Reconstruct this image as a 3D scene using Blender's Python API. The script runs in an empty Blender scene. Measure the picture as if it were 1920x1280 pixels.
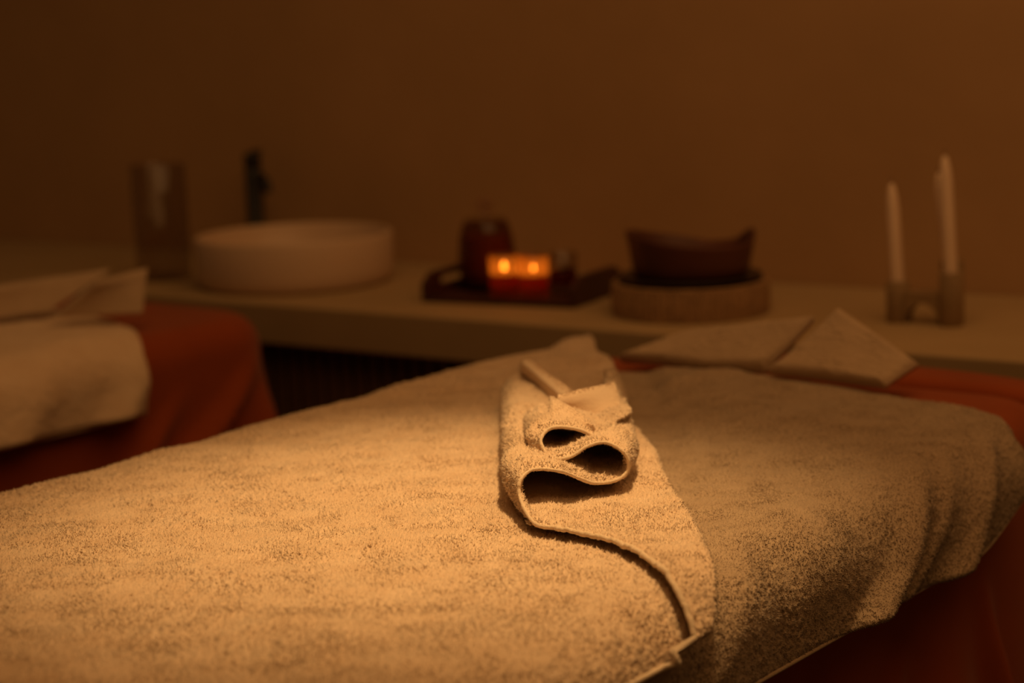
import bpy, bmesh, math, random
import numpy as np
from mathutils import Vector

random.seed(4)
rng = np.random.default_rng(11)
PI = math.pi
scene = bpy.context.scene
COL = scene.collection

# ------------------------------------------------------------------ camera
F, YH, ROLL, CAM_H = 3500.0, 30.0, math.radians(2.2), 1.255
pitch = math.atan((640 - YH) / F)
fw = np.array([0, math.cos(pitch), -math.sin(pitch)])
up0 = np.array([0, math.sin(pitch), math.cos(pitch)])
rt0 = np.array([1.0, 0, 0])
RT = math.cos(ROLL) * rt0 - math.sin(ROLL) * up0
UP = math.sin(ROLL) * rt0 + math.cos(ROLL) * up0
CAM = np.array([0, 0, CAM_H])

cam_data = bpy.data.cameras.new('camera')
cam = bpy.data.objects.new('camera', cam_data)
COL.objects.link(cam)
cam_data.sensor_width = 36
cam_data.lens = F / 1920 * 36
cam_data.clip_start = 0.05
from mathutils import Matrix
cam.matrix_world = Matrix(((RT[0], UP[0], -fw[0], 0), (RT[1], UP[1], -fw[1], 0), (RT[2], UP[2], -fw[2], CAM_H), (0, 0, 0, 1)))
cam_data.dof.use_dof = True
cam_data.dof.focus_distance = 1.72
cam_data.dof.aperture_fstop = 3.1
scene.camera = cam

# ------------------------------------------------------------------ light
world = bpy.data.worlds.new('room_ambience')
scene.world = world
world.use_nodes = True
bg = world.node_tree.nodes['Background']
bg.inputs[0].default_value = (1.0, 0.46, 0.14, 1)
bg.inputs[1].default_value = 0.05


def aim(o, tgt):
    o.rotation_euler = (Vector(tgt) - o.location).to_track_quat('-Z', 'Y').to_euler()


def light(name, kind, loc, tgt, power, col, **kw):
    d = bpy.data.lights.new(name, kind)
    d.energy = power
    d.color = col
    for k, v in kw.items():
        setattr(d, k, v)
    o = bpy.data.objects.new(name, d)
    COL.objects.link(o)
    o.location = loc
    aim(o, tgt)
    return o


WARM = (1.0, 0.60, 0.23)
DIM = (1.0, 0.48, 0.15)
light('ceiling_spot', 'SPOT', (0.20, 1.76, 2.50), (-0.07, 1.70, 0.8), 110, WARM,
      spot_size=math.radians(34.5), spot_blend=1.0, shadow_soft_size=0.05)
light('added_fill_light', 'AREA', (0.6, 1.7, 2.9), (0.4, 2.4, 0.8), 21, DIM, size=2.6)  # added soft fill that lifts the wall and worktop, not a fitting of the room
scene.view_settings.view_transform = 'Standard'
scene.view_settings.look = 'None'
scene.view_settings.gamma = 1
scene.view_settings.use_curve_mapping = False
scene.view_settings.exposure = 0.0


# ------------------------------------------------------------------ helpers
def px(u, v, z):
    """point of the plane at height z under the photo's pixel"""
    d = fw * F + RT * (u - 960) + UP * (640 - v)
    return CAM + d * ((z - CAM_H) / d[2])


def proj(p):
    q = np.asarray(p) - CAM
    w = q @ fw
    return 960 + F * (q @ RT) / w, 640 - F * (q @ UP) / w


def tag(o, label=None, cat=None, group=None, kind=None):
    if label: o['label'] = label
    if cat: o['category'] = cat
    if group: o['group'] = group
    if kind: o['kind'] = kind
    return o


def empty(name, loc, rz=0.0, label=None, cat=None, group=None):
    o = bpy.data.objects.new(name, None)
    COL.objects.link(o)
    o.location = loc
    o.rotation_euler = (0, 0, rz)
    o.empty_display_size = 0.05
    return tag(o, label, cat, group)


def link(name, me, mat=None, parent=None, smooth=True):
    if mat: me.materials.append(mat)
    if smooth:
        me.polygons.foreach_set('use_smooth', np.ones(len(me.polygons), dtype=bool))
    o = bpy.data.objects.new(name, me)
    COL.objects.link(o)
    if parent: o.parent = parent
    return o


def tufts(V, per_m2, seed, size=1.0, flip=False):
    """terry loops standing on a point grid: leaning three-sided spikes, (points, triangles)"""
    r = np.random.default_rng(seed)
    P00, P10, P01, P11 = V[:-1, :-1], V[1:, :-1], V[:-1, 1:], V[1:, 1:]
    nrm = np.cross(P11 - P00, P01 - P10)
    area = 0.5 * np.linalg.norm(nrm, axis=-1)
    nrm = nrm / (2 * area[..., None] + 1e-12)
    if flip: nrm = -nrm
    cum = np.cumsum(area.ravel())
    n = int(cum[-1] * per_m2)
    k = np.searchsorted(cum, r.uniform(0, cum[-1], n)); k = np.minimum(k, cum.size - 1)
    i, j = np.unravel_index(k, area.shape)
    fu, fv = r.uniform(0, 1, (2, n, 1))
    p = (P00[i, j] * (1 - fu) + P10[i, j] * fu) * (1 - fv) + (P01[i, j] * (1 - fu) + P11[i, j] * fu) * fv
    N = nrm[i, j]
    q = p - CAM
    w = np.maximum(q @ fw, 0.2)
    uu = 960 + F * (q @ RT) / w; vv = 640 - F * (q @ UP) / w
    keep = (uu > -350) & (uu < 2250) & (vv < 1650)
    p, N = p[keep], N[keep]; n = len(p)
    d = r.normal(size=(n, 3)); d -= (d * N).sum(1, keepdims=True) * N
    d /= np.linalg.norm(d, axis=1, keepdims=True) + 1e-9
    e = np.cross(N, d)
    nap = np.stack([noise(p[:, 0] / 0.03, p[:, 1] / 0.022, seed + 3), noise(p[:, 0] / 0.03, p[:, 1] / 0.022, seed + 4), np.zeros(n)], -1)
    nap -= (nap * N).sum(1, keepdims=True) * N
    hgt = size * r.uniform(0.0012, 0.0030, (n, 1)); wd = size * r.uniform(0.00075, 0.00115, (n, 1))
    lean = size * (r.uniform(0.0002, 0.0016, (n, 1)) * d + 0.0016 * nap)
    b0 = p - 0.0006 * N + wd * d
    b1 = p - 0.0006 * N + wd * (-0.5 * d + 0.87 * e)
    b2 = p - 0.0006 * N + wd * (-0.5 * d - 0.87 * e)
    top = p + hgt * N + lean
    vs = np.stack([b0, b1, b2, top], 1).reshape(-1, 3)
    o = np.arange(n)[:, None] * 4
    tr = np.concatenate([o + np.array([[0, 1, 3]]), o + np.array([[1, 2, 3]]), o + np.array([[2, 0, 3]])])
    return vs, tr


def grid_mesh(name, grids, mat, parent=None, pile=()):
    """one mesh from (n, m, 3) point grids, each V or (V, close_n, close_m); pile holds tufts for its terry"""
    vs, fs, off = [], [], 0
    for g in grids:
        V, cn, cm = g if isinstance(g, tuple) else (g, False, False)
        n, m = V.shape[:2]
        idx = np.arange(n * m).reshape(n, m) + off
        if cn: idx = np.vstack([idx, idx[:1]])
        if cm: idx = np.hstack([idx, idx[:, :1]])
        q = np.stack([idx[:-1, :-1], idx[:-1, 1:], idx[1:, 1:], idx[1:, :-1]], -1).reshape(-1, 4)
        vs.append(V.reshape(-1, 3)); fs.append(q); off += n * m
    f = np.concatenate(fs).astype(np.int32)
    loops = [f.ravel()]; starts = [np.arange(0, f.size, 4, dtype=np.int32)]; nl = f.size
    for (pv, pt) in pile:
        vs.append(pv); pt = (pt + off).astype(np.int32); off += len(pv)
        loops.append(pt.ravel()); starts.append(np.arange(nl, nl + pt.size, 3, dtype=np.int32)); nl += pt.size
    v = np.concatenate(vs).astype(np.float32); l = np.concatenate(loops); st = np.concatenate(starts)
    me = bpy.data.meshes.new(name)
    me.vertices.add(len(v)); me.vertices.foreach_set('co', v.ravel())
    me.loops.add(len(l)); me.loops.foreach_set('vertex_index', l)
    me.polygons.add(len(st))
    me.polygons.foreach_set('loop_start', st)
    me.update(calc_edges=True)
    if not pile: me.validate()
    return link(name, me, mat, parent)


def bm_obj(name, bm, mat, parent=None, smooth=True):
    me = bpy.data.meshes.new(name)
    bmesh.ops.recalc_face_normals(bm, faces=bm.faces)
    bm.to_mesh(me); bm.free()
    return link(name, me, mat, parent, smooth)


def box(bm, lo, hi, bevel=0.0, seg=2):
    r = bmesh.ops.create_cube(bm, size=1)
    vs = r['verts']
    for v in vs:
        v.co = Vector([(lo[i] + hi[i]) / 2 + v.co[i] * (hi[i] - lo[i]) for i in range(3)])
    if bevel:
        es = list({e for v in vs for e in v.link_edges})
        bmesh.ops.bevel(bm, geom=es, offset=bevel, segments=seg, affect='EDGES', profile=0.5)


def lathe(prof, n=64, close=False, sx=1.0, sy=1.0, fn=None):
    """points (r, z) spun about z"""
    prof = np.array(prof, dtype=float)
    a = np.linspace(0, 2 * PI, n, endpoint=False)
    V = np.zeros((len(prof), n, 3))
    V[..., 0] = prof[:, :1] * np.cos(a) * sx
    V[..., 1] = prof[:, :1] * np.sin(a) * sy
    V[..., 2] = prof[:, 1:]
    if fn: V = fn(V, a)
    return (V, False, True)


def tube(pts, rad, n=10, closed=False):
    """swept round tube along points"""
    p = np.array(pts, dtype=float)
    if closed: T = np.roll(p, -1, 0) - np.roll(p, 1, 0)
    else: T = np.gradient(p, axis=0)
    T /= np.linalg.norm(T, axis=1, keepdims=True) + 1e-9
    ref = np.array([0, 0, 1.0])
    N = np.cross(T, ref)
    for i in range(len(N)):
        l = np.linalg.norm(N[i])
        if l < 1e-3: N[i] = N[i - 1] if i else np.array([1.0, 0, 0])
        else: N[i] /= l
        if i and N[i] @ N[i - 1] < 0: N[i] *= -1
    B = np.cross(T, N)
    a = np.linspace(0, 2 * PI, n, endpoint=False)
    r = np.broadcast_to(np.asarray(rad, dtype=float), (len(p),))
    V = p[:, None] + r[:, None, None] * (np.cos(a)[None, :, None] * N[:, None] + np.sin(a)[None, :, None] * B[:, None])
    if not closed:
        V = np.concatenate([np.repeat(p[:1, None], n, 1), V, np.repeat(p[-1:, None], n, 1)], 0)
    return (V, closed, True)


def catmull(pts, per=12):
    p = np.array(pts, dtype=float)
    p = np.vstack([2 * p[0] - p[1], p, 2 * p[-1] - p[-2]])
    out = []
    for i in range(1, len(p) - 2):
        t = np.linspace(0, 1, per, endpoint=False)[:, None]
        a, b, c, d = p[i - 1], p[i], p[i + 1], p[i + 2]
        out.append(0.5 * (2 * b + (c - a) * t + (2 * a - 5 * b + 4 * c - d) * t ** 2 + (3 * b - a - 3 * c + d) * t ** 3))
    out.append(p[-2:-1])
    return np.concatenate(out)


def resample(p, n):
    d = np.r_[0, np.cumsum(np.linalg.norm(np.diff(p, axis=0), axis=1))]
    t = np.linspace(0, d[-1], n)
    return np.stack([np.interp(t, d, p[:, k]) for k in range(p.shape[1])], -1)


_LAT = rng.uniform(-1, 1, (512, 512))


def noise(x, y, seed=0):
    """smooth value noise on arrays, about -1..1"""
    x = x + seed * 37.17; y = y + seed * 11.31
    xi = np.floor(x).astype(int); yi = np.floor(y).astype(int)
    fx = x - xi; fy = y - yi
    fx = fx * fx * fx * (fx * (fx * 6 - 15) + 10); fy = fy * fy * fy * (fy * (fy * 6 - 15) + 10)
    g = lambda i, j: _LAT[(xi + i) & 511, (yi + j) & 511]
    return (g(0, 0) * (1 - fx) + g(1, 0) * fx) * (1 - fy) + (g(0, 1) * (1 - fx) + g(1, 1) * fx) * fy


def terry(s, a, seed=0, amp=1.0):
    """height of towel loops in metres over cloth coordinates in metres"""
    wx = noise(s / 0.009, a / 0.009, seed + 1) * 0.0022
    wy = noise(s / 0.009, a / 0.009, seed + 2) * 0.0022
    n1 = noise((s + wx) / 0.0030, (a + wy) / 0.0026, seed + 3)
    n2 = noise((s + wy) / 0.0062, (a + wx) / 0.0052, seed + 4)
    big = noise(s / 0.05, a / 0.028, seed + 5)
    mid = noise(s / 0.018, a / 0.012, seed + 6)
    gain = np.clip(0.75 + 0.45 * big + 0.3 * mid, 0.3, 1.5)
    return amp * (gain * (0.0014 * n1 + 0.0005 * n2) + 0.0004 * mid + 0.0006 * big)


def smooth(x, a, b):
    t = np.clip((x - a) / (b - a), 0, 1)
    return t * t * (3 - 2 * t)


# ------------------------------------------------------------------ materials
def material(name, color, rough=0.6, var=0.0, scale=8.0, bump=0.0, bscale=60.0, color2=None, sheen=0.0, metallic=0.0,
             spec=0.5, detail=4.0, bdist=0.002):
    m = bpy.data.materials.new(name); m.use_nodes = True
    nt = m.node_tree; b = nt.nodes['Principled BSDF']
    b.inputs['Base Color'].default_value = (*color, 1)
    b.inputs['Roughness'].default_value = rough
    b.inputs['Metallic'].default_value = metallic
    b.inputs['Specular IOR Level'].default_value = spec
    if sheen:
        b.inputs['Sheen Weight'].default_value = sheen
        b.inputs['Sheen Roughness'].default_value = 0.5
    tc = nt.nodes.new('ShaderNodeTexCoord')
    if var or color2:
        n = nt.nodes.new('ShaderNodeTexNoise'); n.inputs['Scale'].default_value = scale; n.inputs['Detail'].default_value = detail
        nt.links.new(tc.outputs['Object'], n.inputs['Vector'])
        r = nt.nodes.new('ShaderNodeValToRGB')
        c2 = color2 or tuple(c * (1 - var) for c in color)
        r.color_ramp.elements[0].position = 0.3; r.color_ramp.elements[1].position = 0.7
        r.color_ramp.elements[0].color = (*c2, 1); r.color_ramp.elements[1].color = (*color, 1)
        nt.links.new(n.outputs['Fac'], r.inputs['Fac']); nt.links.new(r.outputs['Color'], b.inputs['Base Color'])
    if bump:
        n = nt.nodes.new('ShaderNodeTexNoise'); n.inputs['Scale'].default_value = bscale; n.inputs['Detail'].default_value = 3
        nt.links.new(tc.outputs['Object'], n.inputs['Vector'])
        bp = nt.nodes.new('ShaderNodeBump'); bp.inputs['Strength'].default_value = bump; bp.inputs['Distance'].default_value = bdist
        nt.links.new(n.outputs['Fac'], bp.inputs['Height']); nt.links.new(bp.outputs['Normal'], b.inputs['Normal'])
    return m


def glass(name, tint, gloss=0.08, rough=0.03):
    m = bpy.data.materials.new(name); m.use_nodes = True
    nt = m.node_tree; nt.nodes.clear()
    out = nt.nodes.new('ShaderNodeOutputMaterial')
    tr = nt.nodes.new('ShaderNodeBsdfTransparent'); tr.inputs[0].default_value = (*tint, 1)
    gl = nt.nodes.new('ShaderNodeBsdfGlossy'); gl.inputs['Roughness'].default_value = rough
    fr = nt.nodes.new('ShaderNodeFresnel'); fr.inputs['IOR'].default_value = 1.5
    mx = nt.nodes.new('ShaderNodeMixShader')
    ge = nt.nodes.new('ShaderNodeNewGeometry'); su = nt.nodes.new('ShaderNodeMath'); su.operation = 'SUBTRACT'; su.use_clamp = True
    nt.links.new(fr.outputs[0], su.inputs[0]); nt.links.new(ge.outputs['Backfacing'], su.inputs[1])
    nt.links.new(su.outputs[0], mx.inputs[0]); nt.links.new(tr.outputs[0], mx.inputs[1]); nt.links.new(gl.outputs[0], mx.inputs[2])
    nt.links.new(mx.outputs[0], out.inputs[0])
    return m


def lit_glass(name, tint, diff, fac):
    """clear glass with a milky scattering share, so that it glows where a flame is in it"""
    m = glass(name, tint)
    nt = m.node_tree
    out = [n for n in nt.nodes if n.type == 'OUTPUT_MATERIAL'][0]
    src = out.inputs[0].links[0].from_socket
    t = nt.nodes.new('ShaderNodeBsdfTranslucent'); t.inputs[0].default_value = (*diff, 1)
    mx = nt.nodes.new('ShaderNodeMixShader'); mx.inputs[0].default_value = fac
    nt.links.new(src, mx.inputs[1]); nt.links.new(t.outputs[0], mx.inputs[2]); nt.links.new(mx.outputs[0], out.inputs[0])
    return m


def emitter(name, col, s):
    m = bpy.data.materials.new(name); m.use_nodes = True
    nt = m.node_tree; nt.nodes.clear()
    out = nt.nodes.new('ShaderNodeOutputMaterial'); e = nt.nodes.new('ShaderNodeEmission')
    e.inputs[0].default_value = (*col, 1); e.inputs[1].default_value = s
    nt.links.new(e.outputs[0], out.inputs[0])
    return m


M = {}
M['wall'] = material('brown_plaster', (0.53, 0.335, 0.19), 0.9, scale=2.6, color2=(0.455, 0.285, 0.155), bump=0.25, bscale=18, spec=0.2, detail=6, bdist=0.004)
M['floor'] = material('dark_floor', (0.10, 0.06, 0.035), 0.6, var=0.3, scale=5)
M['counter'] = material('microcement', (0.45, 0.325, 0.19), 0.75, scale=5, color2=(0.40, 0.285, 0.16), bump=0.1, bscale=40, spec=0.25)
M['cabinet'] = material('dark_walnut', (0.17, 0.085, 0.045), 0.6, var=0.35, scale=9)
M['towel'] = material('beige_terry', (0.78, 0.61, 0.46), 1.0, scale=26, color2=(0.72, 0.54, 0.39), bump=0.6, bscale=520, sheen=0.25, spec=0.0, bdist=0.0012)
M['hem'] = material('beige_hem_binding', (0.82, 0.66, 0.50), 0.95, var=0.1, scale=120, bump=0.4, bscale=700, sheen=0.2, spec=0.0)
M['taupe'] = material('taupe_terry', (0.46, 0.345, 0.245), 1.0, scale=30, color2=(0.41, 0.30, 0.21), bump=0.6, bscale=520, sheen=0.3, spec=0.0, bdist=0.0012)
M['neck'] = material('pale_terry', (0.52, 0.385, 0.27), 1.0, scale=30, color2=(0.47, 0.345, 0.24), bump=0.5, bscale=420, sheen=0.2, spec=0.0)
M['sheet'] = material('terracotta_cotton', (0.31, 0.062, 0.015), 0.9, var=0.12, scale=14, bump=0.15, bscale=300, sheen=0.15, spec=0.1)
M['vinyl'] = material('table_vinyl', (0.2, 0.13, 0.09), 0.5)
M['beech'] = material('beech_leg', (0.4, 0.24, 0.12), 0.5, var=0.2, scale=20)
M['ceramic'] = material('white_ceramic', (0.66, 0.49, 0.37), 0.35, spec=0.4)
M['black'] = material('black_metal', (0.012, 0.010, 0.009), 0.45)
M['chrome'] = material('drain_metal', (0.3, 0.25, 0.2), 0.3, metallic=1)
M['darkwood'] = material('dark_stained_wood', (0.075, 0.022, 0.016), 0.45, var=0.4, scale=16)
M['bowlwood'] = material('reddish_carved_wood', (0.13, 0.040, 0.026), 0.55, var=0.45, scale=10, bump=0.3, bscale=30)
M['wicker'] = material('brown_wicker', (0.42, 0.25, 0.13), 0.8, var=0.35, scale=60, bump=0.4, bscale=150)
M['plate'] = material('black_brown_lacquer', (0.03, 0.014, 0.01), 0.45)
M['wax_white'] = material('ivory_wax', (0.82, 0.62, 0.48), 0.5, var=0.05, scale=20)
M['stone'] = material('grey_brown_stoneware', (0.33, 0.22, 0.12), 0.8, var=0.2, scale=30, bump=0.2, bscale=120)
M['wick'] = material('charred_wick', (0.03, 0.02, 0.015), 0.9)
M['wax_red'] = material('dark_red_wax', (0.30, 0.035, 0.018), 0.45)
M['smoke'] = glass('smoked_glass', (0.86, 0.83, 0.80))
M['clear'] = glass('clear_glass', (0.9, 0.88, 0.85))
M['cup'] = lit_glass('amber_cup_glass', (0.85, 0.62, 0.35), (0.9, 0.55, 0.22), 0.30)
M['knob'] = lit_glass('frosted_knob_glass', (0.9, 0.8, 0.72), (0.75, 0.6, 0.52), 0.6)
M['jar'] = glass('amber_jar_glass', (0.72, 0.60, 0.48))
M['oil'] = material('red_brown_filling', (0.36, 0.095, 0.042), 0.4)
M['flame'] = emitter('candle_flame', (1.0, 0.42, 0.08), 22)
M['wax_red'] = lit_glass('dark_red_wax_body', (0.80, 0.22, 0.07), (0.30, 0.03, 0.012), 0.55)

# ------------------------------------------------------------------ frames of the place
TH = math.radians(51)
E1 = np.array([math.cos(TH), math.sin(TH)])        # along the massage tables, towards their heads
E2 = np.array([E1[1], -E1[0]])                     # across them, towards the near right side
TO = px(900, 697, .785)[:2]
Z_SHEET, Z_TAUPE, Z_TOWEL = 0.775, 0.784, 0.793
CZ = 0.755                                         # worktop height
CA = px(416, 563, CZ)[:2]; _cb = px(1906, 676, CZ)[:2]
CD = (_cb - CA) / np.linalg.norm(_cb - CA); CN = np.array([-CD[1], CD[0]])
C_ANG = math.atan2(CD[1], CD[0])
WALL_T = 0.56


def cpt(s, t, z=CZ):
    q = CA + CD * s + CN * t
    return (q[0], q[1], z)


def cs_for(u, t, z):
    """place along the worktop whose picture column is u"""
    lo, hi = -2.0, 3.0
    for _ in range(60):
        m = (lo + hi) / 2
        if proj(cpt(m, t, z))[0] < u: lo = m
        else: hi = m
    return lo


def tpt(s, t, z, o=None):
    o = TO if o is None else o
    return np.array([o[0] + E1[0] * s + E2[0] * t, o[1] + E1[1] * s + E2[1] * t, z])


# ------------------------------------------------------------------ the setting
def slab_struct(name, s0, s1, t0, t1, z0, z1, mat, kind='structure'):
    bm = bmesh.new()
    box(bm, (s0, t0, z0), (s1, t1, z1))
    o = bm_obj(name, bm, mat, smooth=False)
    o.location = (CA[0], CA[1], 0); o.rotation_euler = (0, 0, C_ANG)
    return tag(o, kind=kind)


slab_struct('floor', -3.2, 4.2, -4.6, WALL_T + 0.1, -0.1, 0.0, M['floor'])
slab_struct('wall_back', -3.2, 4.2, WALL_T, WALL_T + 0.1, 0.0, 3.0, M['wall'])

# ------------------------------------------------------------------ worktop and cabinet
bm = bmesh.new()
box(bm, (-2.2, 0.0, CZ - 0.075), (3.0, WALL_T - 0.002, CZ), 0.004)
o = bm_obj('worktop', bm, M['counter'], smooth=False)
o.location = (CA[0], CA[1], 0); o.rotation_euler = (0, 0, C_ANG)
tag(o, 'long thick brown plaster worktop running along the back wall', 'worktop')

cab = empty('base_cabinet', (CA[0], CA[1], 0), C_ANG, 'dark wooden slatted cabinet under the plaster worktop', 'cabinet')
bm = bmesh.new()
box(bm, (-2.2, 0.06, 0.0), (3.0, WALL_T - 0.002, CZ - 0.076))
bm_obj('carcass', bm, M['cabinet'], cab, False)
bm = bmesh.new()
k = -2.19
while k < 2.98:
    box(bm, (k, 0.042, 0.06), (k + 0.024, 0.0598, CZ - 0.080), 0.003, 1)
    k += 0.032
bm_obj('slatted_front', bm, M['cabinet'], cab, False)


# ------------------------------------------------------------------ massage tables with sheets
def rounded_rect(s0, s1, t0, t1, r, n):
    """outline points and outward normals, n samples by length, counter-clockwise"""
    pts, nor = [], []
    segs = [((s1 - r, t0 + r), -PI / 2), ((s1 - r, t1 - r), 0), ((s0 + r, t1 - r), PI / 2), ((s0 + r, t0 + r), PI)]
    for (c, a0) in segs:
        for a in np.linspace(a0, a0 + PI / 2, 24):
            pts.append((c[0] + r * math.cos(a), c[1] + r * math.sin(a))); nor.append((math.cos(a), math.sin(a)))
    pts.append(pts[0]); nor.append(nor[0])
    P = np.hstack([np.array(pts), np.array(nor)])
    d = np.r_[0, np.cumsum(np.linalg.norm(np.diff(P[:, :2], axis=0), axis=1))]
    t = np.linspace(0, d[-1], n, endpoint=False)
    Q = np.stack([np.interp(t, d, P[:, k]) for k in range(4)], -1)
    Q[:, 2:] /= np.linalg.norm(Q[:, 2:], axis=1, keepdims=True)
    return Q, t


def draped_sheet(name, o, s0, s1, t0, t1, ztop, zbot, mat, seed, corner=0.09, rad=0.045, amp=0.028, slant=0.25, ridges=()):
    n = 900
    Q, arc = rounded_rect(s0, s1, t0, t1, corner, n)
    rows = []
    cx, ct = (s0 + s1) / 2, (t0 + t1) / 2
    for k in np.linspace(0.02, 1, 26):                       # the flat top: shrink the outline to the middle line
        inset = Q[:, :2] - Q[:, 2:] * rad
        p = np.stack([cx + (inset[:, 0] - cx) * k, ct + (inset[:, 1] - ct) * k], -1)
        rows.append(np.column_stack([p, np.full(n, ztop) + 0.002 * noise(p[:, 0] * 9, p[:, 1] * 9, seed)]))
    for a in np.linspace(0, PI / 2, 9)[1:]:
        p = Q[:, :2] - Q[:, 2:] * rad * (1 - math.sin(a))
        rows.append(np.column_stack([p, np.full(n, ztop - rad * (1 - math.cos(a)))]))
    L = arc[-1] + arc[1]
    for d in np.linspace(0, 1, 44)[1:]:
        drop = d * (ztop - rad - zbot)
        g = smooth(np.array(drop), 0.0, 0.35)
        x = arc + slant * drop * np.sin(arc * 2.1 + seed)
        ang = 2 * PI * x / L
        f = np.zeros(n)
        for (k, w, ph) in ((13, 1.0, 0.3), (21, 0.7, 1.9), (34, 0.35, 4.0)):
            f += w * np.sin(k * ang + ph + seed * 1.7)
        f = np.sign(f) * np.abs(f) ** 1.2
        head = smooth(Q[:, 0], s1 - 0.30, s1 - 0.12)
        gg = head * g + (1 - head) * smooth(np.array(drop), 0.12, 0.40)
        out = amp * gg * (f + 1.2) + 0.05 * drop * head + 0.05 * (1 - head) * max(0, drop - 0.12)
        out = out * (1 - 0.75 * np.maximum(0, Q[:, 2]))
        for (c, sl, w_, k_, d0) in ridges:                       # sharp falling folds on the side towards the camera
            out = out + k_ * smooth(np.array(drop), d0, d0 + 0.16) * np.exp(-((Q[:, 0] + sl * drop - c) / w_) ** 2) * (Q[:, 3] > 0.7)
        p = Q[:, :2] + Q[:, 2:] * out[:, None]
        rows.append(np.column_stack([p, np.full(n, ztop - rad - drop)]))
    V = np.array(rows)
    W = np.zeros_like(V)
    W[..., 0] = o[0] + E1[0] * V[..., 0] + E2[0] * V[..., 1]
    W[..., 1] = o[1] + E1[1] * V[..., 0] + E2[1] * V[..., 1]
    W[..., 2] = V[..., 2]
    return grid_mesh(name, [(W, False, True)], mat)


def massage_table(o, s0, s1, t0, t1, label, cushion=True, corner=0.085):
    c = tpt((s0 + s1) / 2, (t0 + t1) / 2, 0, o)
    L, Wd = (s1 - s0), (t1 - t0)
    root = empty('massage_table', c, TH, label, 'massage table')     # local x along the table, local y = -t
    Q, _ = rounded_rect(-L / 2, L / 2, -Wd / 2, Wd / 2, corner, 160)
    prof = [(0.6, 0.69), (0.03, 0.69), (0.008, 0.70), (0.0, 0.72), (0.004, 0.742), (0.016, 0.758), (0.035, 0.766), (0.6, 0.767)]
    rows = []
    for (d_, z_) in prof:
        p = Q[:, :2] - Q[:, 2:] * min(d_, corner * 0.9)
        if d_ > 0.5: p = p * 0.02
        rows.append(np.column_stack([p, np.full(len(Q), z_)]))
    grid_mesh('padded_top', [(np.array(rows), False, True)], M['vinyl'], root)
    for sx in (-1, 1):
        for sy in (-1, 1):
            bm = bmesh.new()
            x, y = sx * (L / 2 - 0.16), sy * (Wd / 2 - 0.10)
            box(bm, (x - 0.025, y - 0.025, 0), (x + 0.025, y + 0.025, 0.691), 0.004)
            bm_obj('leg', bm, M['beech'], root)
    if not cushion: return root
    # head cushion in its own terracotta cover, a finger's breadth beyond the table's end
    n, m = 60, 28
    a = np.linspace(0, 2 * PI, n, endpoint=False)
    rows = []
    hx, hy = 0.050, 0.335
    se = lambda v, p: np.sign(v) * np.abs(v) ** p
    for b in np.linspace(-PI / 2, PI / 2, m):
        cb, sb = se(np.cos(b), 0.35), se(np.sin(b), 0.6)
        rows.append(np.column_stack([L / 2 + 0.027 + hx + hx * cb * se(np.cos(a), 0.5), hy * cb * se(np.sin(a), 0.5), np.full(n, 0.728 + 0.045 * sb)]))
    grid_mesh('head_cushion', [(np.array(rows), False, True)], M['sheet'], root)
    return root


TW = 0.72
massage_table(TO, -1.62, 0.25, 0.012, TW - 0.012, 'massage table under the taupe towel, nearest the camera')
tag(draped_sheet('table_sheet', TO, -1.63, 0.255, 0.0, TW, Z_SHEET, 0.06, M['sheet'], 2, ridges=((0.02, 0.12, 0.014, 0.035, 0.10), (-0.06, 0.9, 0.02, 0.035, 0.12), (-0.22, 0.8, 0.02, 0.03, 0.12), (0.13, -0.1, 0.02, 0.03, 0.05))),
    'terracotta sheet draped over the near massage table, under the taupe towel', 'sheet')
LT = TO + E2 * (-1.415) + E1 * 0.02
massage_table(LT, -1.62, 0.285, 0.012, TW - 0.005, 'massage table at the left in front of the sink', False, 0.13)
tag(draped_sheet('table_sheet', LT, -1.63, 0.30, 0.0, TW + 0.008, Z_SHEET, 0.06, M['sheet'], 5, corner=0.13, rad=0.055, amp=0.03, ridges=((0.24, 1.25, 0.02, 0.045, -0.02), (0.10, 1.1, 0.022, 0.04, 0.02), (-0.10, 1.0, 0.028, 0.045, 0.12), (0.25, 0.2, 0.025, 0.03, 0.02))),
    'terracotta sheet hanging off the left massage table in dark folds', 'sheet')


# ------------------------------------------------------------------ cloth laid over a table
def over(s, a, h, W, z, r, o, t0=0.0, fo=0.014):
    """cloth coordinates (along, across, height off the table) to the place; a < 0 and a > W hang down"""
    s, a, h = np.broadcast_arrays(np.asarray(s, float), a, h)
    q = r * PI / 2
    n0, n1 = r - fo, W - r
    ang1 = np.clip((a - n1) / r, 0, PI / 2); ang0 = np.clip((n0 - a) / r, 0, PI / 2)
    ex1 = np.maximum(a - n1 - q, 0); ex0 = np.maximum(n0 - a - q, 0)
    t = np.clip(a, n0, n1) + r * np.sin(ang1) - r * np.sin(ang0)
    zz = z - r * (1 - np.cos(ang1)) - r * (1 - np.cos(ang0)) - ex1 - ex0
    nt = np.sin(ang1) - np.sin(ang0)
    nz = np.cos(ang1) * np.cos(ang0)
    t = t + nt * h + t0; zz = zz + nz * h
    V = np.zeros(s.shape + (3,))
    V[..., 0] = o[0] + E1[0] * s + E2[0] * t
    V[..., 1] = o[1] + E1[1] * s + E2[1] * t
    V[..., 2] = zz
    return V


def s_at_x(X, a):
    return (X - TO[0] - a * E2[0]) / E1[0]


FLIP, UPF, FLAPF = False, False, False
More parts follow.
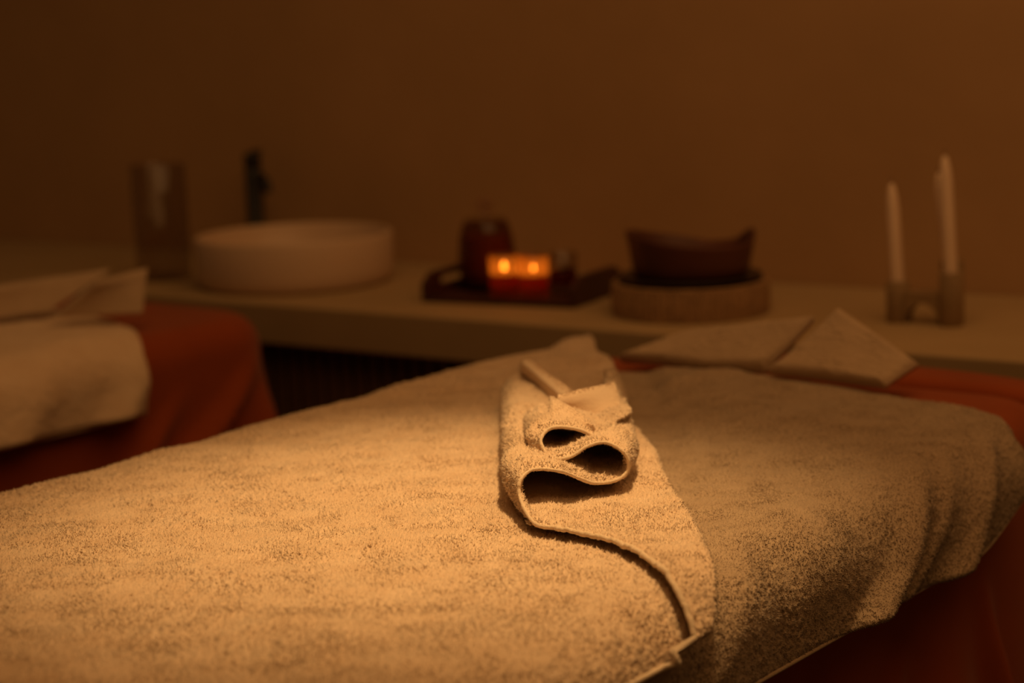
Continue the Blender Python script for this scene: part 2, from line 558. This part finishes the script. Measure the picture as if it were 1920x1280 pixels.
# --- taupe towel under the top one
def taupe_fold(s, a, W):
    d = np.maximum(a - (W - 0.09), 0)
    g = smooth(d, 0.0, 0.20)
    x = s + 1.6 * d
    h = np.zeros_like(s)
    for (c, w, k) in ((-0.10, 0.029, 1.0), (-0.025, 0.018, 0.3), (0.075, 0.030, 0.85)):
        h = h + k * np.exp(-((x - c) / w) ** 2)
    return 0.027 * g * h - 0.004 * g


W_T = TW + 0.045
na, ns = 640, 740
av = np.linspace(-0.10, W_T + 0.078, na)[:, None]
s_end = np.interp(av, [-0.1, 0.10, 0.15, 0.25, 0.36, 0.53, 0.66, 0.72, 0.76, 0.80, 0.86], [0.05, 0.085, 0.102, 0.143, 0.143, 0.122, 0.09, 0.06, 0.035, 0.035, 0.055])
s_sta = s_at_x(-0.02, av)
sv = np.linspace(0, 1, ns)[None, :]
S = s_sta + (s_end - s_sta) * sv; A = np.broadcast_to(av, S.shape)
edge = np.minimum((s_end - S) / 0.012, (av[-1] - A) / 0.010)
edge = np.sqrt(np.clip(1 - (1 - np.clip(edge, 0, 1)) ** 2, 0, 1))
low = 0.004 * noise(S * 7, A * 7, 21) + 0.003 * noise(S * 15 + A * 6, A * 11, 22)
ridge = 0.006 * np.exp(-((A - 0.20 - 0.35 * (S + 0.2)) / 0.02) ** 2) * smooth(S, -0.25, 0.0)
shown = smooth(S - s_at_x(0.172, A), 0.0, 0.05)
H = (0.001 + shown * (0.007 + low + ridge) + taupe_fold(S, A, W_T) + terry(S, A, 30, 0.8)) * edge + 0.0015
A = A - 0.045 * smooth(S, -0.12, 0.05) * smooth(A, W_T - 0.06, W_T + 0.078)
top = over(S, A, H, W_T, Z_TAUPE - 0.006, 0.06, TO)
taupe = grid_mesh('bath_towel', [top], M['taupe'], pile=[tufts(top, 330000, 301, 0.8, FLIP)])
tag(taupe, 'taupe bath towel spread across the near table, hanging over its right side', 'towel')
hp = over(S[-1, 4:], A[-1, 4:], H[-1, 4:] + 0.002, W_T, Z_TAUPE - 0.006, 0.06, TO)
grid_mesh('hem', [tube(resample(hp, 300), 0.0022, 6)], M['taupe'], taupe)

# --- beige top towel: body
W_B = TW + 0.080
R_B = 0.06
ZB = Z_TOWEL - 0.004
A_END = W_B + 0.013


def unlay(u, v, z):
    """cloth coordinates of the towel's point seen at a pixel and a height"""
    q = px(u, v, z)[:2] - TO
    s_, t_ = q @ E1, q @ E2
    n1 = W_B - R_B
    if t_ > n1: t_ = n1 + R_B * math.asin(min(1.0, (t_ - n1) / (R_B + 0.012)))
    return s_, t_


FOLD = [unlay(*k) for k in ((1122, 640, .805), (1160, 690, .805), (1190, 770, .805), (1250, 870, .805), (1310, 970, .805), (1340, 1030, .803), (1352, 1080, .80), (1345, 1130, .786), (1318, 1190, .766), (1285, 1235, .752))]
FOLD = catmull(FOLD, 10)
FOLD_A = np.array([k[1] for k in FOLD]); FOLD_X = np.array([TO[0] + E1[0] * k[0] + E2[0] * k[1] for k in FOLD])


def s_fold(a):
    return s_at_x(np.interp(a, FOLD_A, FOLD_X), a) - 0.013


na, ns = 640, 860
av = np.linspace(-0.12, A_END, na)[:, None]
sR = s_fold(av) - 0.012 + 0.022 * smooth(av, A_END - 0.05, A_END)
q = np.linspace(0, 1, ns)[None, :]
q = 0.55 * q + 0.45 * (1 - (1 - q) ** 2)                     # finer towards the fold
S = -1.35 + (sR + 1.35) * q
A = np.broadcast_to(av, S.shape)


def body_low(S, A):
    l = 0.0045 * noise(S * 5.5, A * 5.5, 41) + 0.0025 * noise(S * 13, A * 10, 42)
    l = l + 0.010 * np.exp(-((S + 0.50 - 0.5 * A) / 0.05) ** 2 - ((A - 0.05) / 0.10) ** 2) * -0.5
    return l


def body_h(S, A, amp=1.0):
    e = np.clip((A_END - A) / 0.012, 0, 1); e = np.sqrt(1 - (1 - e) ** 2)
    sag = -0.004 * smooth(A, W_B - 0.12, W_B) * (1 + noise(S * 6, A * 2, 44))
    return (0.006 + body_low(S, A) + sag + terry(S, A, 50, amp)) * (0.3 + 0.7 * e)


body = over(S, A, body_h(S, A), W_B, ZB, R_B, TO, fo=0.042)
towel = grid_mesh('bath_towel', [body], M['towel'], pile=[tufts(body, 260000, 302, 1.0, FLIP)])
tag(towel, 'light beige terry towel with a wavy pleated cuff, lit on the near table', 'towel')

# --- its folded-over cuff: from the hem to the rounded fold
hemA = [unlay(*k) for k in ((1010, 985, .806), (1060, 990, .808), (1130, 1003, .808), (1200, 1035, .806), (1270, 1090, .802), (1305, 1165, .784), (1300, 1212, .765), (1262, 1255, .748))]
na, ns, nr = 620, 170, 18
ns_c = ns
av = np.linspace(-0.045, A_END, na)[:, None]
hemA = catmull(hemA, 10)
ha = np.array([h[1] for h in hemA]); hs = np.array([h[0] for h in hemA])
bl = smooth(av, ha[0] - 0.04, ha[0])
hem_s = s_at_x(0.012, av) * (1 - bl) + np.interp(av, ha, hs) * bl
fold_s = np.maximum(s_fold(av), hem_s + 0.004)
w = np.linspace(0, 1, ns)[None, :]
S = hem_s + (fold_s - hem_s) * w
A = np.broadcast_to(av, S.shape)
base = 0.0078 + body_low(S, A)
lift = 0.0045 * (1 - 0.9 * smooth(A, A_END - 0.06, A_END - 0.01))
lipe = np.clip((S - hem_s) / 0.008, 0, 1)
Hc = base + lift * (0.75 + 0.25 * np.sqrt(1 - (1 - lipe) ** 2)) + 0.004 * np.exp(-((S - hem_s) / 0.05) ** 2) + terry(S, A, 60, 1.05) + 0.003 * noise(S * 22, A * 9, 63)
XC = TO[0] + E1[0] * S + E2[0] * A
Hc = Hc - 0.017 * smooth(0.085 - XC, 0, 0.06) * smooth(0.10 - A, 0, 0.09)
ph = np.linspace(0, PI, nr)[1:][None, :]
r0 = (Hc[:, -1:] - 0.001) / 2
S2 = fold_s + r0 * np.sin(ph) * 1.15
H2 = 0.001 + r0 + r0 * np.cos(ph)
A2 = np.broadcast_to(av, S2.shape)
tr = terry(S2, A2 + ph * 0.01, 61, 0.9)
S2 = S2 + tr * np.sin(ph); H2 = H2 + tr * np.cos(ph)
Sg = np.hstack([S, S2]); Ag = np.hstack([A, A2]); Hg = np.hstack([Hc, H2])
cuff = over(Sg, Ag, Hg, W_B, ZB, R_B, TO, fo=0.042)
grid_mesh('folded_cuff', [cuff], M['towel'], towel, [tufts(cuff, 270000, 303, 1.0, FLIP)])
sel = np.where(av[:, 0] >= ha[0] + 0.02)[0]
hp = over(S[sel, 0], A[sel, 0], Hc[sel, 0] + 0.001, W_B, ZB, R_B, TO, fo=0.042)

def pad(corners, th, seed, n=70, puff=0.006):
    """thick soft panel between four corners, rounded at its rim"""
    c = [np.array(k, float) for k in corners]
    u = np.linspace(0, 1, n)[:, None, None]; v = np.linspace(0, 1, n)[None, :, None]
    B = (c[0] * (1 - u) + c[1] * u) * (1 - v) + (c[3] * (1 - u) + c[2] * u) * v
    nn = np.cross(c[1] - c[0], c[3] - c[0]); nn /= np.linalg.norm(nn)
    if nn[2] < 0: nn = -nn
    lu = np.linalg.norm(c[1] - c[0]); lv = np.linalg.norm(c[3] - c[0])
    du = np.minimum(u, 1 - u)[..., 0] * lu; dv = np.minimum(v, 1 - v)[..., 0] * lv
    e = np.minimum(du + 0 * dv, dv + 0 * du) / (th * 0.6)
    e = np.sqrt(np.clip(1 - (1 - np.clip(e, 0, 1)) ** 2, 0, 1))
    x = u[..., 0] * lu + 0 * dv; y = v[..., 0] * lv + 0 * du
    t = terry(x, y, seed, 0.9) + puff * noise(x * 11, y * 11, seed)
    up_ = B + nn * ((th / 2 + t) * e)[..., None]
    dn_ = B - nn * ((th / 2) * e)[..., None]
    return [up_, dn_[:, ::-1]]


# --- the wavy pleats of the cuff: hem line given by its place in the picture and its height
W0 = 0.808
HEM = [(1095, 996, .797), (1055, 990, .805), (1010, 985, .8075), (988, 962, .813), (974, 928, .824), (976, 900, .836), (1000, 880, .842), (1050, 883, .837), (1085, 896, .826),
       (1112, 905, .817), (1145, 903, .815), (1168, 893, .818), (1178, 876, .826), (1174, 853, .838), (1152, 835, .847), (1128, 829, .850), (1100, 837, .848),
       (1072, 855, .841), (1045, 860, .840), (1023, 847, .843), (1014, 826, .852), (1024, 808, .859), (1046, 800, .862), (1085, 805, .857), (1118, 818, .848),
       (1140, 808, .848), (1152, 797, .850), (1160, 788, .847), (1158, 780, .840)]
pts = np.array([px(*h) for h in HEM])
line = resample(catmull(pts, 14), 900)
nw = 170
wv = (np.linspace(0, 1, nw) ** 1.3)[None, :, None]
far = smooth(line[:, 1], 1.98, 2.22)
turn = int(np.argmin(np.linalg.norm(line - pts[14], axis=1)))
span = (0.50 - 0.36 * smooth(np.arange(len(line)), turn - 25.0, turn + 25.0))[:, None]
V = line[:, None, :] + np.array([0.0, 1.0, 0.0]) * wv * span[..., None]
zb = np.maximum(line[:, 2] - 0.006, 0.812)

flare = 0.012 * smooth(wv[..., 0] * 0.2, 0.0, 0.03) * (1 - 0.9 * far)[:, None]
V[..., 0] += flare * np.clip((line[:, None, 0] - 0.065) / 0.045, -1, 1)
endz = line[:, 2] + (-0.010 - 0.028 * far)
V[..., 2] += (endz - line[:, 2])[:, None] * smooth(wv[..., 0], 0.1, 1.0)
arc = np.r_[0, np.cumsum(np.linalg.norm(np.diff(line, axis=0), axis=1))]
T = np.gradient(line, axis=0); T /= np.linalg.norm(T, axis=1, keepdims=True)
N = np.cross(T, np.array([0, 1.0, 0])); N /= np.linalg.norm(N, axis=1, keepdims=True)
tt = terry(arc[:, None] + 0 * wv[..., 0], wv[..., 0] * span + 0 * arc[:, None], 70, 1.0)
lip = smooth(wv[..., 0] * span, 0.002, 0.012)
thick = 0.0028
up = V + N[:, None, :] * (tt * lip + thick * (0.15 + 0.85 * lip))[..., None]
t2 = terry(arc[:, None] + 0 * wv[..., 0], wv[..., 0] * span + 0 * arc[:, None], 75, 1.0)
dn = V - N[:, None, :] * (t2 * lip + thick * (0.15 + 0.85 * lip))[..., None]
FLAPS = [[px(1027, 789, .858), px(1117, 806, .853), px(1100, 790, .856), px(1031, 747, .867)],
         [px(1056, 786, .838), px(1168, 778, .836), px(1154, 719, .862), px(1046, 746, .866)],
         [px(980, 708, .824), px(1044, 754, .826), px(1063, 737, .842), px(985, 674, .858)]]
flaps = [pad(c_, 0.012, 400 + i_, 90, 0.003) for i_, c_ in enumerate(FLAPS)]
grid_mesh('wavy_pleats', [np.concatenate([up[:, ::-1], dn], 1)] + [g for f_ in flaps for g in f_], M['towel'], towel, [tufts(f_[0], 260000, 320 + i_, 0.7, FLAPF) for i_, f_ in enumerate(flaps)] + [tufts(up[:, 3:], 260000, 304, 1.0, UPF), tufts(dn[:, 3:], 260000, 305, 1.0, not UPF)])
hem_line = np.vstack([hp[::-1], line[40:]])
wob = 0.0006 * noise(np.arange(len(hem_line)) / 5.0, np.zeros(len(hem_line)), 5)
grid_mesh('hem_binding', [tube(hem_line, 0.0017 + 0.0008 * smooth(np.arange(len(hem_line)), len(hp) + 60.0, len(hp) - 40.0) + wob * 0.6, 8)], M['hem'], towel)
# bottom hem along the hanging edge
sb = np.linspace(-1.3, float(sR[-1, 0]), 500)
hb = over(sb, np.full(500, A_END), body_h(sb, np.full(500, A_END), 0.3), W_B, ZB, R_B, TO, fo=0.042)
hb = np.vstack([hb[:-6], cuff[-1, 8:ns_c:12]])
for _ in range(8): hb[1:-1] = 0.5 * hb[1:-1] + 0.25 * (hb[:-2] + hb[2:])
grid_mesh('bottom_hem', [tube(hb, 0.0028, 8)], M['hem'], towel)

# --- beige towel on the left table
W_L = TW + 0.024
na, ns = 330, 460
AL = W_L + 0.09
av = np.linspace(-0.10, AL, na)[:, None]
s_e = np.interp(av, [-0.1, 0.25, 0.45, 0.6, 0.68, 0.75, AL], [0.06, 0.06, 0.058, 0.035, 0.0, -0.04, -0.045])
S = -1.3 + (s_e + 1.3) * (1 - (1 - np.linspace(0, 1, ns)[None, :]) ** 1.6); A = np.broadcast_to(av, S.shape)
e = np.minimum((s_e - S) / 0.012, (AL - A) / 0.012); e = np.sqrt(np.clip(1 - (1 - np.clip(e, 0, 1)) ** 2, 0, 1))
d = np.maximum(A - (W_L - 0.08), 0); g = smooth(d, 0, 0.2)
x = S + 0.75 * d
fold = sum(k * np.exp(-((x - c) / wd) ** 2) * 1.5 for (c, wd, k) in ((0.02, 0.035, 0.8), (-0.18, 0.05, 0.7), (-0.42, 0.06, 1.0), (0.12, 0.03, 0.9)))
H = (0.010 + 0.004 * noise(S * 6, A * 6, 81) + 0.026 * g * fold + terry(S, A, 82, 1.0)) * e + 0.0015
ltowel = grid_mesh('bath_towel', [over(S, A, H, W_L, Z_SHEET + 0.003, 0.06, LT)], M['towel'])
tag(ltowel, 'blurred beige bath towel hanging over the side of the left massage table', 'towel')
hp = over(S[-1, 4:], A[-1, 4:], H[-1, 4:] + 0.002, W_L, Z_SHEET + 0.003, 0.06, LT)
grid_mesh('hem', [tube(resample(hp, 200), 0.003, 6)], M['towel'], ltowel)


# ------------------------------------------------------------------ folded neck towels: two crossed flaps each
neck = empty('neck_towel', px(1470, 712, Z_SHEET + 0.004), TH, 'folded neck towel in a V, on the near table beside the taupe towel', 'folded towel')


def child_world(o, parent):
    o.parent = parent
    o.matrix_parent_inverse = Matrix.Translation(parent.location).to_4x4() @ parent.rotation_euler.to_matrix().to_4x4()
    o.matrix_parent_inverse.invert()


k = grid_mesh('left_flap', pad([px(1160, 676, .788), px(1436, 697, .793), px(1529, 594, .860), px(1285, 626, .822)], 0.018, 91), M['neck']); child_world(k, neck)
k = grid_mesh('right_flap', pad([px(1440, 698, .798), px(1660, 723, .798), px(1722, 683, .815), px(1576, 580, .872)], 0.024, 95), M['neck']); child_world(k, neck)

neck2 = empty('neck_towel', px(150, 585, Z_SHEET + 0.004), TH, 'folded neck towel in a V, on the left table in front of the sink', 'folded towel')
k = grid_mesh('left_flap', pad([px(-260, 610, .80), px(90, 582, .806), px(208, 506, .86), px(-150, 560, .84)], 0.02, 96), M['neck']); child_world(k, neck2)
k = grid_mesh('right_flap', pad([px(95, 594, .806), px(268, 586, .806), px(277, 503, .872), px(180, 528, .862)], 0.02, 98), M['neck']); child_world(k, neck2)


# ------------------------------------------------------------------ things on the worktop
def place(name, s, t, label, cat, z=CZ, group=None, rz=C_ANG):
    return empty(name, cpt(s, t, z), rz, label, cat, group)


# basin
bs, bt = -0.026, 0.237
basin = place('vessel_sink', bs, bt, 'round white vessel sink standing on the worktop', 'sink')
R, Hh = 0.193, 0.098
prof = [(0, 0.0), (R - 0.022, 0.0), (R - 0.010, 0.003), (R - 0.003, 0.012), (R, 0.03), (R + 0.001, Hh - 0.005), (R - 0.001, Hh - 0.001), (R - 0.004, Hh), (R - 0.008, Hh - 0.001),
        (R - 0.010, Hh - 0.006), (R - 0.013, 0.035), (R - 0.04, 0.018), (0.03, 0.014), (0, 0.013)]
grid_mesh('bowl', [lathe(prof, 96)], M['ceramic'], basin)
grid_mesh('drain', [lathe([(0, 0.0185), (0.018, 0.018), (0.021, 0.0165), (0.021, 0.012)], 32)], M['chrome'], basin)

# tap
ft = 0.490
fs = cs_for(478, ft, CZ + 0.12)
tap = place('tap', fs, ft, 'tall matte black tap rising behind the white sink', 'tap')
pz = [0.10 + 0.0001 * i for i in range(6000)]
ztop = next(z for z in pz if proj(cpt(fs, ft, CZ + z))[1] < 287)
grid_mesh('body', [lathe([(0, 0), (0.024, 0), (0.025, 0.006), (0.0185, 0.008), (0.0185, ztop - 0.034), (0.0175, ztop - 0.033), (0.0175, ztop - 0.030), (0.0185, ztop - 0.029), (0.0185, ztop - 0.002), (0.017, ztop), (0, ztop)], 32)], M['black'], tap)
sz = ztop - 0.052
grid_mesh('spout', [tube(catmull([(0.012, -0.002, sz), (0.034, -0.012, sz + 0.001), (0.050, -0.018, sz - 0.006), (0.058, -0.021, sz - 0.020), (0.0595, -0.022, sz - 0.030)], 8), 0.0100, 14)], M['black'], tap)
bm = bmesh.new(); box(bm, (-0.004, -0.004, ztop), (0.004, 0.03, ztop + 0.006), 0.002)
bm_obj('lever', bm, M['black'], tap)

# smoked glass cylinder
vs_, vt_ = -0.331, 0.181
vase = place('glass_cylinder', vs_, vt_, 'tall smoky glass cylinder at the left of the white sink', 'vase')
r = 0.056
grid_mesh('wall', [lathe([(0, 0.002), (r - 0.002, 0.0), (r, 0.003), (r, 0.232), (r - 0.0015, 0.2335), (r - 0.003, 0.232), (r - 0.003, 0.012), (0, 0.011)], 64)], M['smoke'], vase)

# tray
tray = place('serving_tray', 0.377, 0.12, 'dark wooden tray with raised handles, holding candles and a jar', 'tray', rz=C_ANG + math.radians(7))
TL, TD = 0.305, 0.200
bm = bmesh.new(); box(bm, (0, 0, 0.0005), (TL, TD, 0.010), 0.002)
bm_obj('base', bm, M['darkwood'], tray, False)
bm = bmesh.new()
for (a, b) in (((0.0125, 0, 0.010), (TL - 0.0125, 0.008, 0.0145)), ((0.0125, TD - 0.008, 0.010), (TL - 0.0125, TD, 0.0145))):
    box(bm, a, b, 0.0015)
bm_obj('rim', bm, M['darkwood'], tray, False)
for x0 in (0.0, TL - 0.012):
    bm = bmesh.new()
    out = [(0.0, 0.010), (TD, 0.010), (TD, 0.034), (TD - 0.03, 0.052), (0.03, 0.052), (0.0, 0.034)]
    hole = [(0.055, 0.026), (TD - 0.055, 0.026), (TD - 0.050, 0.033), (TD - 0.055, 0.040), (0.055, 0.040), (0.050, 0.033)]
    rings = []
    for xx in (x0, x0 + 0.012):
        rings.append(([bm.verts.new((xx, y, z)) for y, z in out], [bm.verts.new((xx, y, z)) for y, z in hole]))
    for (ro, rh) in rings:
        if x0 > 0: bm.faces.new(ro); continue
        for i in range(6):
            j = (i + 1) % 6
            bm.faces.new((ro[i], ro[j], rh[j], rh[i]))
    for w_ in ((0, 1) if x0 == 0 else (0,)):
        a_, b_ = rings[0][w_], rings[1][w_]
        for i in range(6):
            j = (i + 1) % 6
            bm.faces.new((a_[i], a_[j], b_[j], b_[i]))
    if x0 > 0:
        for (ro, rh) in rings:
            for v_ in rh: bm.verts.remove(v_)
    bm_obj('handle', bm, M['darkwood'], tray, False)

ZT = CZ + 0.0105
# jar on the tray
jt = 0.250
js = cs_for(913, jt, ZT + 0.05)
jar = place('glass_jar', js, jt, 'rounded glass jar of red brown filling with a pale knob on the tray', 'jar', ZT)
o_ = [(0, 0.001), (0.036, 0.0), (0.043, 0.004), (0.0485, 0.02), (0.0515, 0.045), (0.0505, 0.07), (0.0465, 0.098), (0.041, 0.118), (0.038, 0.1235)]
i_ = [(r_ - 0.003, z_ + (0.004 if z_ < 0.01 else 0)) for r_, z_ in o_[::-1][:-1] if r_ > 0.004]
o_ = [(r_ * 1.05, z_) for r_, z_ in o_]; i_ = [(r_ * 1.05, z_) for r_, z_ in i_]
grid_mesh('glass', [lathe(o_ + i_ + [(0, 0.006)], 64)], M['jar'], jar)
fill = [(0, 0.0062), (0.038, 0.0062), (0.0445, 0.02), (0.0478, 0.045), (0.0468, 0.07), (0.0438, 0.092), (0.0425, 0.0975), (0.038, 0.099), (0, 0.099)]
grid_mesh('filling', [lathe([(r_ * 1.05, z_) for r_, z_ in fill], 64)], M['oil'], jar)
grid_mesh('lid', [lathe([(0.0, 0.1242), (0.040, 0.1242), (0.0405, 0.1265), (0.034, 0.130), (0.014, 0.133), (0.0085, 0.137), (0.0085, 0.139), (0, 0.139)], 48)], M['clear'], jar)
grid_mesh('knob', [lathe([(0, 0.1392), (0.008, 0.1395), (0.0125, 0.146), (0.0135, 0.153), (0.0115, 0.161), (0.006, 0.166), (0, 0.167)], 32)], M['knob'], jar)


# candle cups
def candle_cup(u, t, label, lit):
    s = cs_for(u, t, ZT + 0.03)
    c = place('candle_cup', s, t, label, 'candle', ZT, 'candle cups on the tray')
    r = 0.0265; h = 0.074
    g = [(0, 0.0), (r - 0.003, 0.0), (r, 0.003), (r + 0.0005, h - 0.001), (r - 0.001, h), (r - 0.0022, h - 0.001), (r - 0.0025, 0.020), (r - 0.005, 0.0175), (0, 0.017)]
    grid_mesh('cup', [lathe(g, 48)], M['cup'] if lit else M['smoke'], c)
    wz = 0.042
    grid_mesh('wax', [lathe([(0, 0.0175), (r - 0.0055, 0.018), (r - 0.0032, 0.021), (r - 0.003, wz), (r - 0.005, wz - 0.001), (0, wz - 0.002)], 40)], M['wax_red'], c)
    grid_mesh('wick', [tube([(0, 0, wz - 0.002), (0.0003, 0, wz + 0.003), (0.001, 0, wz + 0.007)], 0.0008, 8)], M['wick'], c)
    if lit:
        f0 = wz + 0.0045
        hh = 0.016 * lit ** 0.5
        fl = [(0, f0)] + [(0.0030 * lit * math.sin(PI * k ** 0.72) ** 0.8 + 0.0001, f0 + hh * k) for k in np.linspace(0.05, 0.97, 14)] + [(0, f0 + hh)]
        grid_mesh('flame', [lathe(fl, 20)], M['flame'], c)
        d = bpy.data.lights.new('flame_light', 'POINT'); d.energy = 0.045; d.color = (1.0, 0.42, 0.09); d.shadow_soft_size = 0.006
        lo = bpy.data.objects.new('flame_light', d); COL.objects.link(lo); lo.location = (0, 0, wz + 0.012); lo.parent = c
    return c


candle_cup(946, 0.178, 'lit candle cup nearest the jar, leftmost on the tray', 1.0)
candle_cup(1001, 0.187, 'lit amber candle cup at the front middle of the tray', 0.6)
candle_cup(1056, 0.247, 'unlit dark candle cup behind, at the right of the lit cups', 0)

# basket, plate, bowl
ks, kt = 0.880, 0.207
basket = place('wicker_basket', ks, kt, 'round ribbed wicker basket under the dark plate and wooden bowl', 'basket')
nb = 480


def ribs(V, a):
    z = V[..., 2]
    g = smooth(z, 0.002, 0.006) * (1 - smooth(z, 0.050, 0.054))
    rr = np.hypot(V[..., 0], V[..., 1])
    outer = (rr > 0.118)
    k = 1 + outer * g * (0.032 * np.abs(np.sin(a * 36)) ** 0.7 + 0.004 * np.sin(a * 96 + z * 2 * PI / 0.009) ) 
    V[..., 0] *= k; V[..., 1] *= k
    return V


zs = np.linspace(0.003, 0.052, 60)
prof = [(0, 0.0), (0.12, 0.0)] + [(0.1265 + 0.0025 * math.sin(PI * (z / 0.055)), z) for z in zs] + [(0.126, 0.0548), (0.122, 0.0548), (0.118, 0.052), (0.115, 0.01), (0, 0.008)]
grid_mesh('woven_wall', [lathe(prof, nb, fn=ribs)], M['wicker'], basket)
for zz in (0.003, 0.0525):
    a = np.linspace(0, 2 * PI, 160, endpoint=False)
    grid_mesh('rim', [tube(np.column_stack([0.128 * np.cos(a), 0.128 * np.sin(a), np.full(160, zz)]), 0.0026, 8, True)], M['wicker'], basket)

zp = CZ + 0.0555
plate = place('round_plate', ks, kt, 'thin dark round plate between the wicker basket and wooden bowl', 'plate', zp)
grid_mesh('plate', [lathe([(0, 0.0002), (0.10, 0.0002), (0.118, 0.005), (0.121, 0.0075), (0.119, 0.009), (0.10, 0.0065), (0, 0.006)], 96)], M['plate'], plate)

bowl = place('wooden_bowl', ks, kt, 'reddish dark wooden bowl with a wavy rim on the dark plate', 'bowl', zp + 0.0068)
n = 160
a = np.linspace(0, 2 * PI, n, endpoint=False)
va = a + C_ANG                                               # direction in the place: 0 = right, -90 deg = towards the camera
# rim height: high at the left, a dip at the right of the back and front, a peak at the far right
deg = np.degrees(np.angle(np.exp(1j * va)))
rim = np.interp(deg, [-180, -140, -110, -80, -50, -25, -8, 4, 16, 32, 60, 95, 140, 165, 180], [0.078, 0.070, 0.062, 0.0585, 0.057, 0.062, 0.074, 0.077, 0.070, 0.053, 0.046, 0.057, 0.072, 0.077, 0.078])
for _ in range(6): rim = 0.5 * rim + 0.25 * (np.roll(rim, 1) + np.roll(rim, -1))
ov = 1 + 0.015 * np.cos(3 * va + 1)
rows = []
for (rr, f) in ((0.0, 0.0), (0.5, 0.0), (0.76, 0.0), (0.85, 0.04), (0.89, 0.18), (0.92, 0.4), (0.955, 0.7), (0.985, 0.9), (0.99, 0.97), (0.975, 1.0), (0.945, 0.985), (0.91, 0.9), (0.87, 0.6), (0.82, 0.3), (0.7, 0.16), (0.4, 0.12), (0.0, 0.11)):
    rad = 0.113 * rr * ov
    rows.append(np.column_stack([rad * np.cos(a), rad * 0.86 * np.sin(a), rim * f]))
grid_mesh('body', [(np.array(rows), False, True)], M['bowlwood'], bowl)

# candle holder with taper candles
hs1 = cs_for(1684, 0.24, CZ); hs2 = cs_for(1783, 0.235, CZ)
holder = place('candle_holder', hs1, 0.24, 'brown stoneware candle holder with an arch between its posts', 'candle holder')
dx = hs2 - hs1
H1, H2_ = 0.066, 0.084
POST = [((0.0, 0.0), H1), ((dx, -0.004), H2_), ((dx - 0.018, 0.044), H2_ + 0.012)]
for (p_, h_) in POST:
    rr = 0.0185
    V, _, cm = lathe([(0, 0), (rr - 0.001, 0), (rr, 0.001), (rr, h_ - 0.001), (rr - 0.001, h_), (0.0118, h_), (0.0115, h_ - 0.02), (0, h_ - 0.02)], 40)
    V[..., 0] += p_[0]; V[..., 1] += p_[1]
    grid_mesh('post', [(V, False, True)], M['stone'], holder)
bm = bmesh.new()
x0, x1 = 0.0165, dx - 0.0165
up_, dn_ = [], []
NN = 24
fr = [[], [], [], []]
for i in range(NN + 1):
    x = x0 + (x1 - x0) * i / NN
    c_ = (x - (x0 + x1) / 2) / ((x1 - x0) / 2)
    zl = 0.034 * math.sqrt(max(0, 1 - c_ ** 2)) if i not in (0, NN) else 0.0
    zu = 0.050
    for j, (y, z) in enumerate(((-0.014, zl), (-0.014, zu), (0.014, zu), (0.014, zl))):
        fr[j].append(bm.verts.new((x, y, z)))
for i in range(NN):
    for j in range(4):
        k_ = (j + 1) % 4
        bm.faces.new((fr[j][i], fr[k_][i], fr[k_][i + 1], fr[j][i + 1]))
bm_obj('arch', bm, M['stone'], holder, False)


def taper(p_, base_h, u_top, v_top, label, r0=0.0108):
    root = np.array(cpt(hs1 + p_[0], 0.24 + p_[1], CZ + base_h - 0.019))
    d0 = (root - CAM) @ fw
    dr = fw * F + RT * (u_top - 960) + UP * (640 - v_top)
    tip = CAM + dr * (d0 / F)
    ax = Vector(tip - root); L = ax.length
    c = empty('taper_candle', root, 0, label, 'candle', 'taper candles in the holder')
    c.rotation_euler = Vector((0, 0, 1)).rotation_difference(ax).to_euler()
    grid_mesh('wax', [lathe([(0, 0), (r0 * 0.95, 0), (r0, 0.004), (r0 * 0.96, L - 0.045), (r0 * 0.80, L - 0.025), (r0 * 0.45, L - 0.009), (r0 * 0.2, L - 0.005), (0, L - 0.004)], 28)], M['wax_white'], c)
    grid_mesh('wick', [tube([(0, 0, L - 0.006), (0.0004, 0, L - 0.001), (0.001, 0, L + 0.003)], 0.0009, 8)], M['wick'], c)


taper(POST[0][0], POST[0][1], 1671, 338, 'short pale taper candle in the left post of the holder')
taper(POST[1][0], POST[1][1], 1771, 286, 'tall pale taper candle in the front right post of the holder')
taper(POST[2][0], POST[2][1], 1759, 318, 'pale taper candle half hidden behind the tall one')
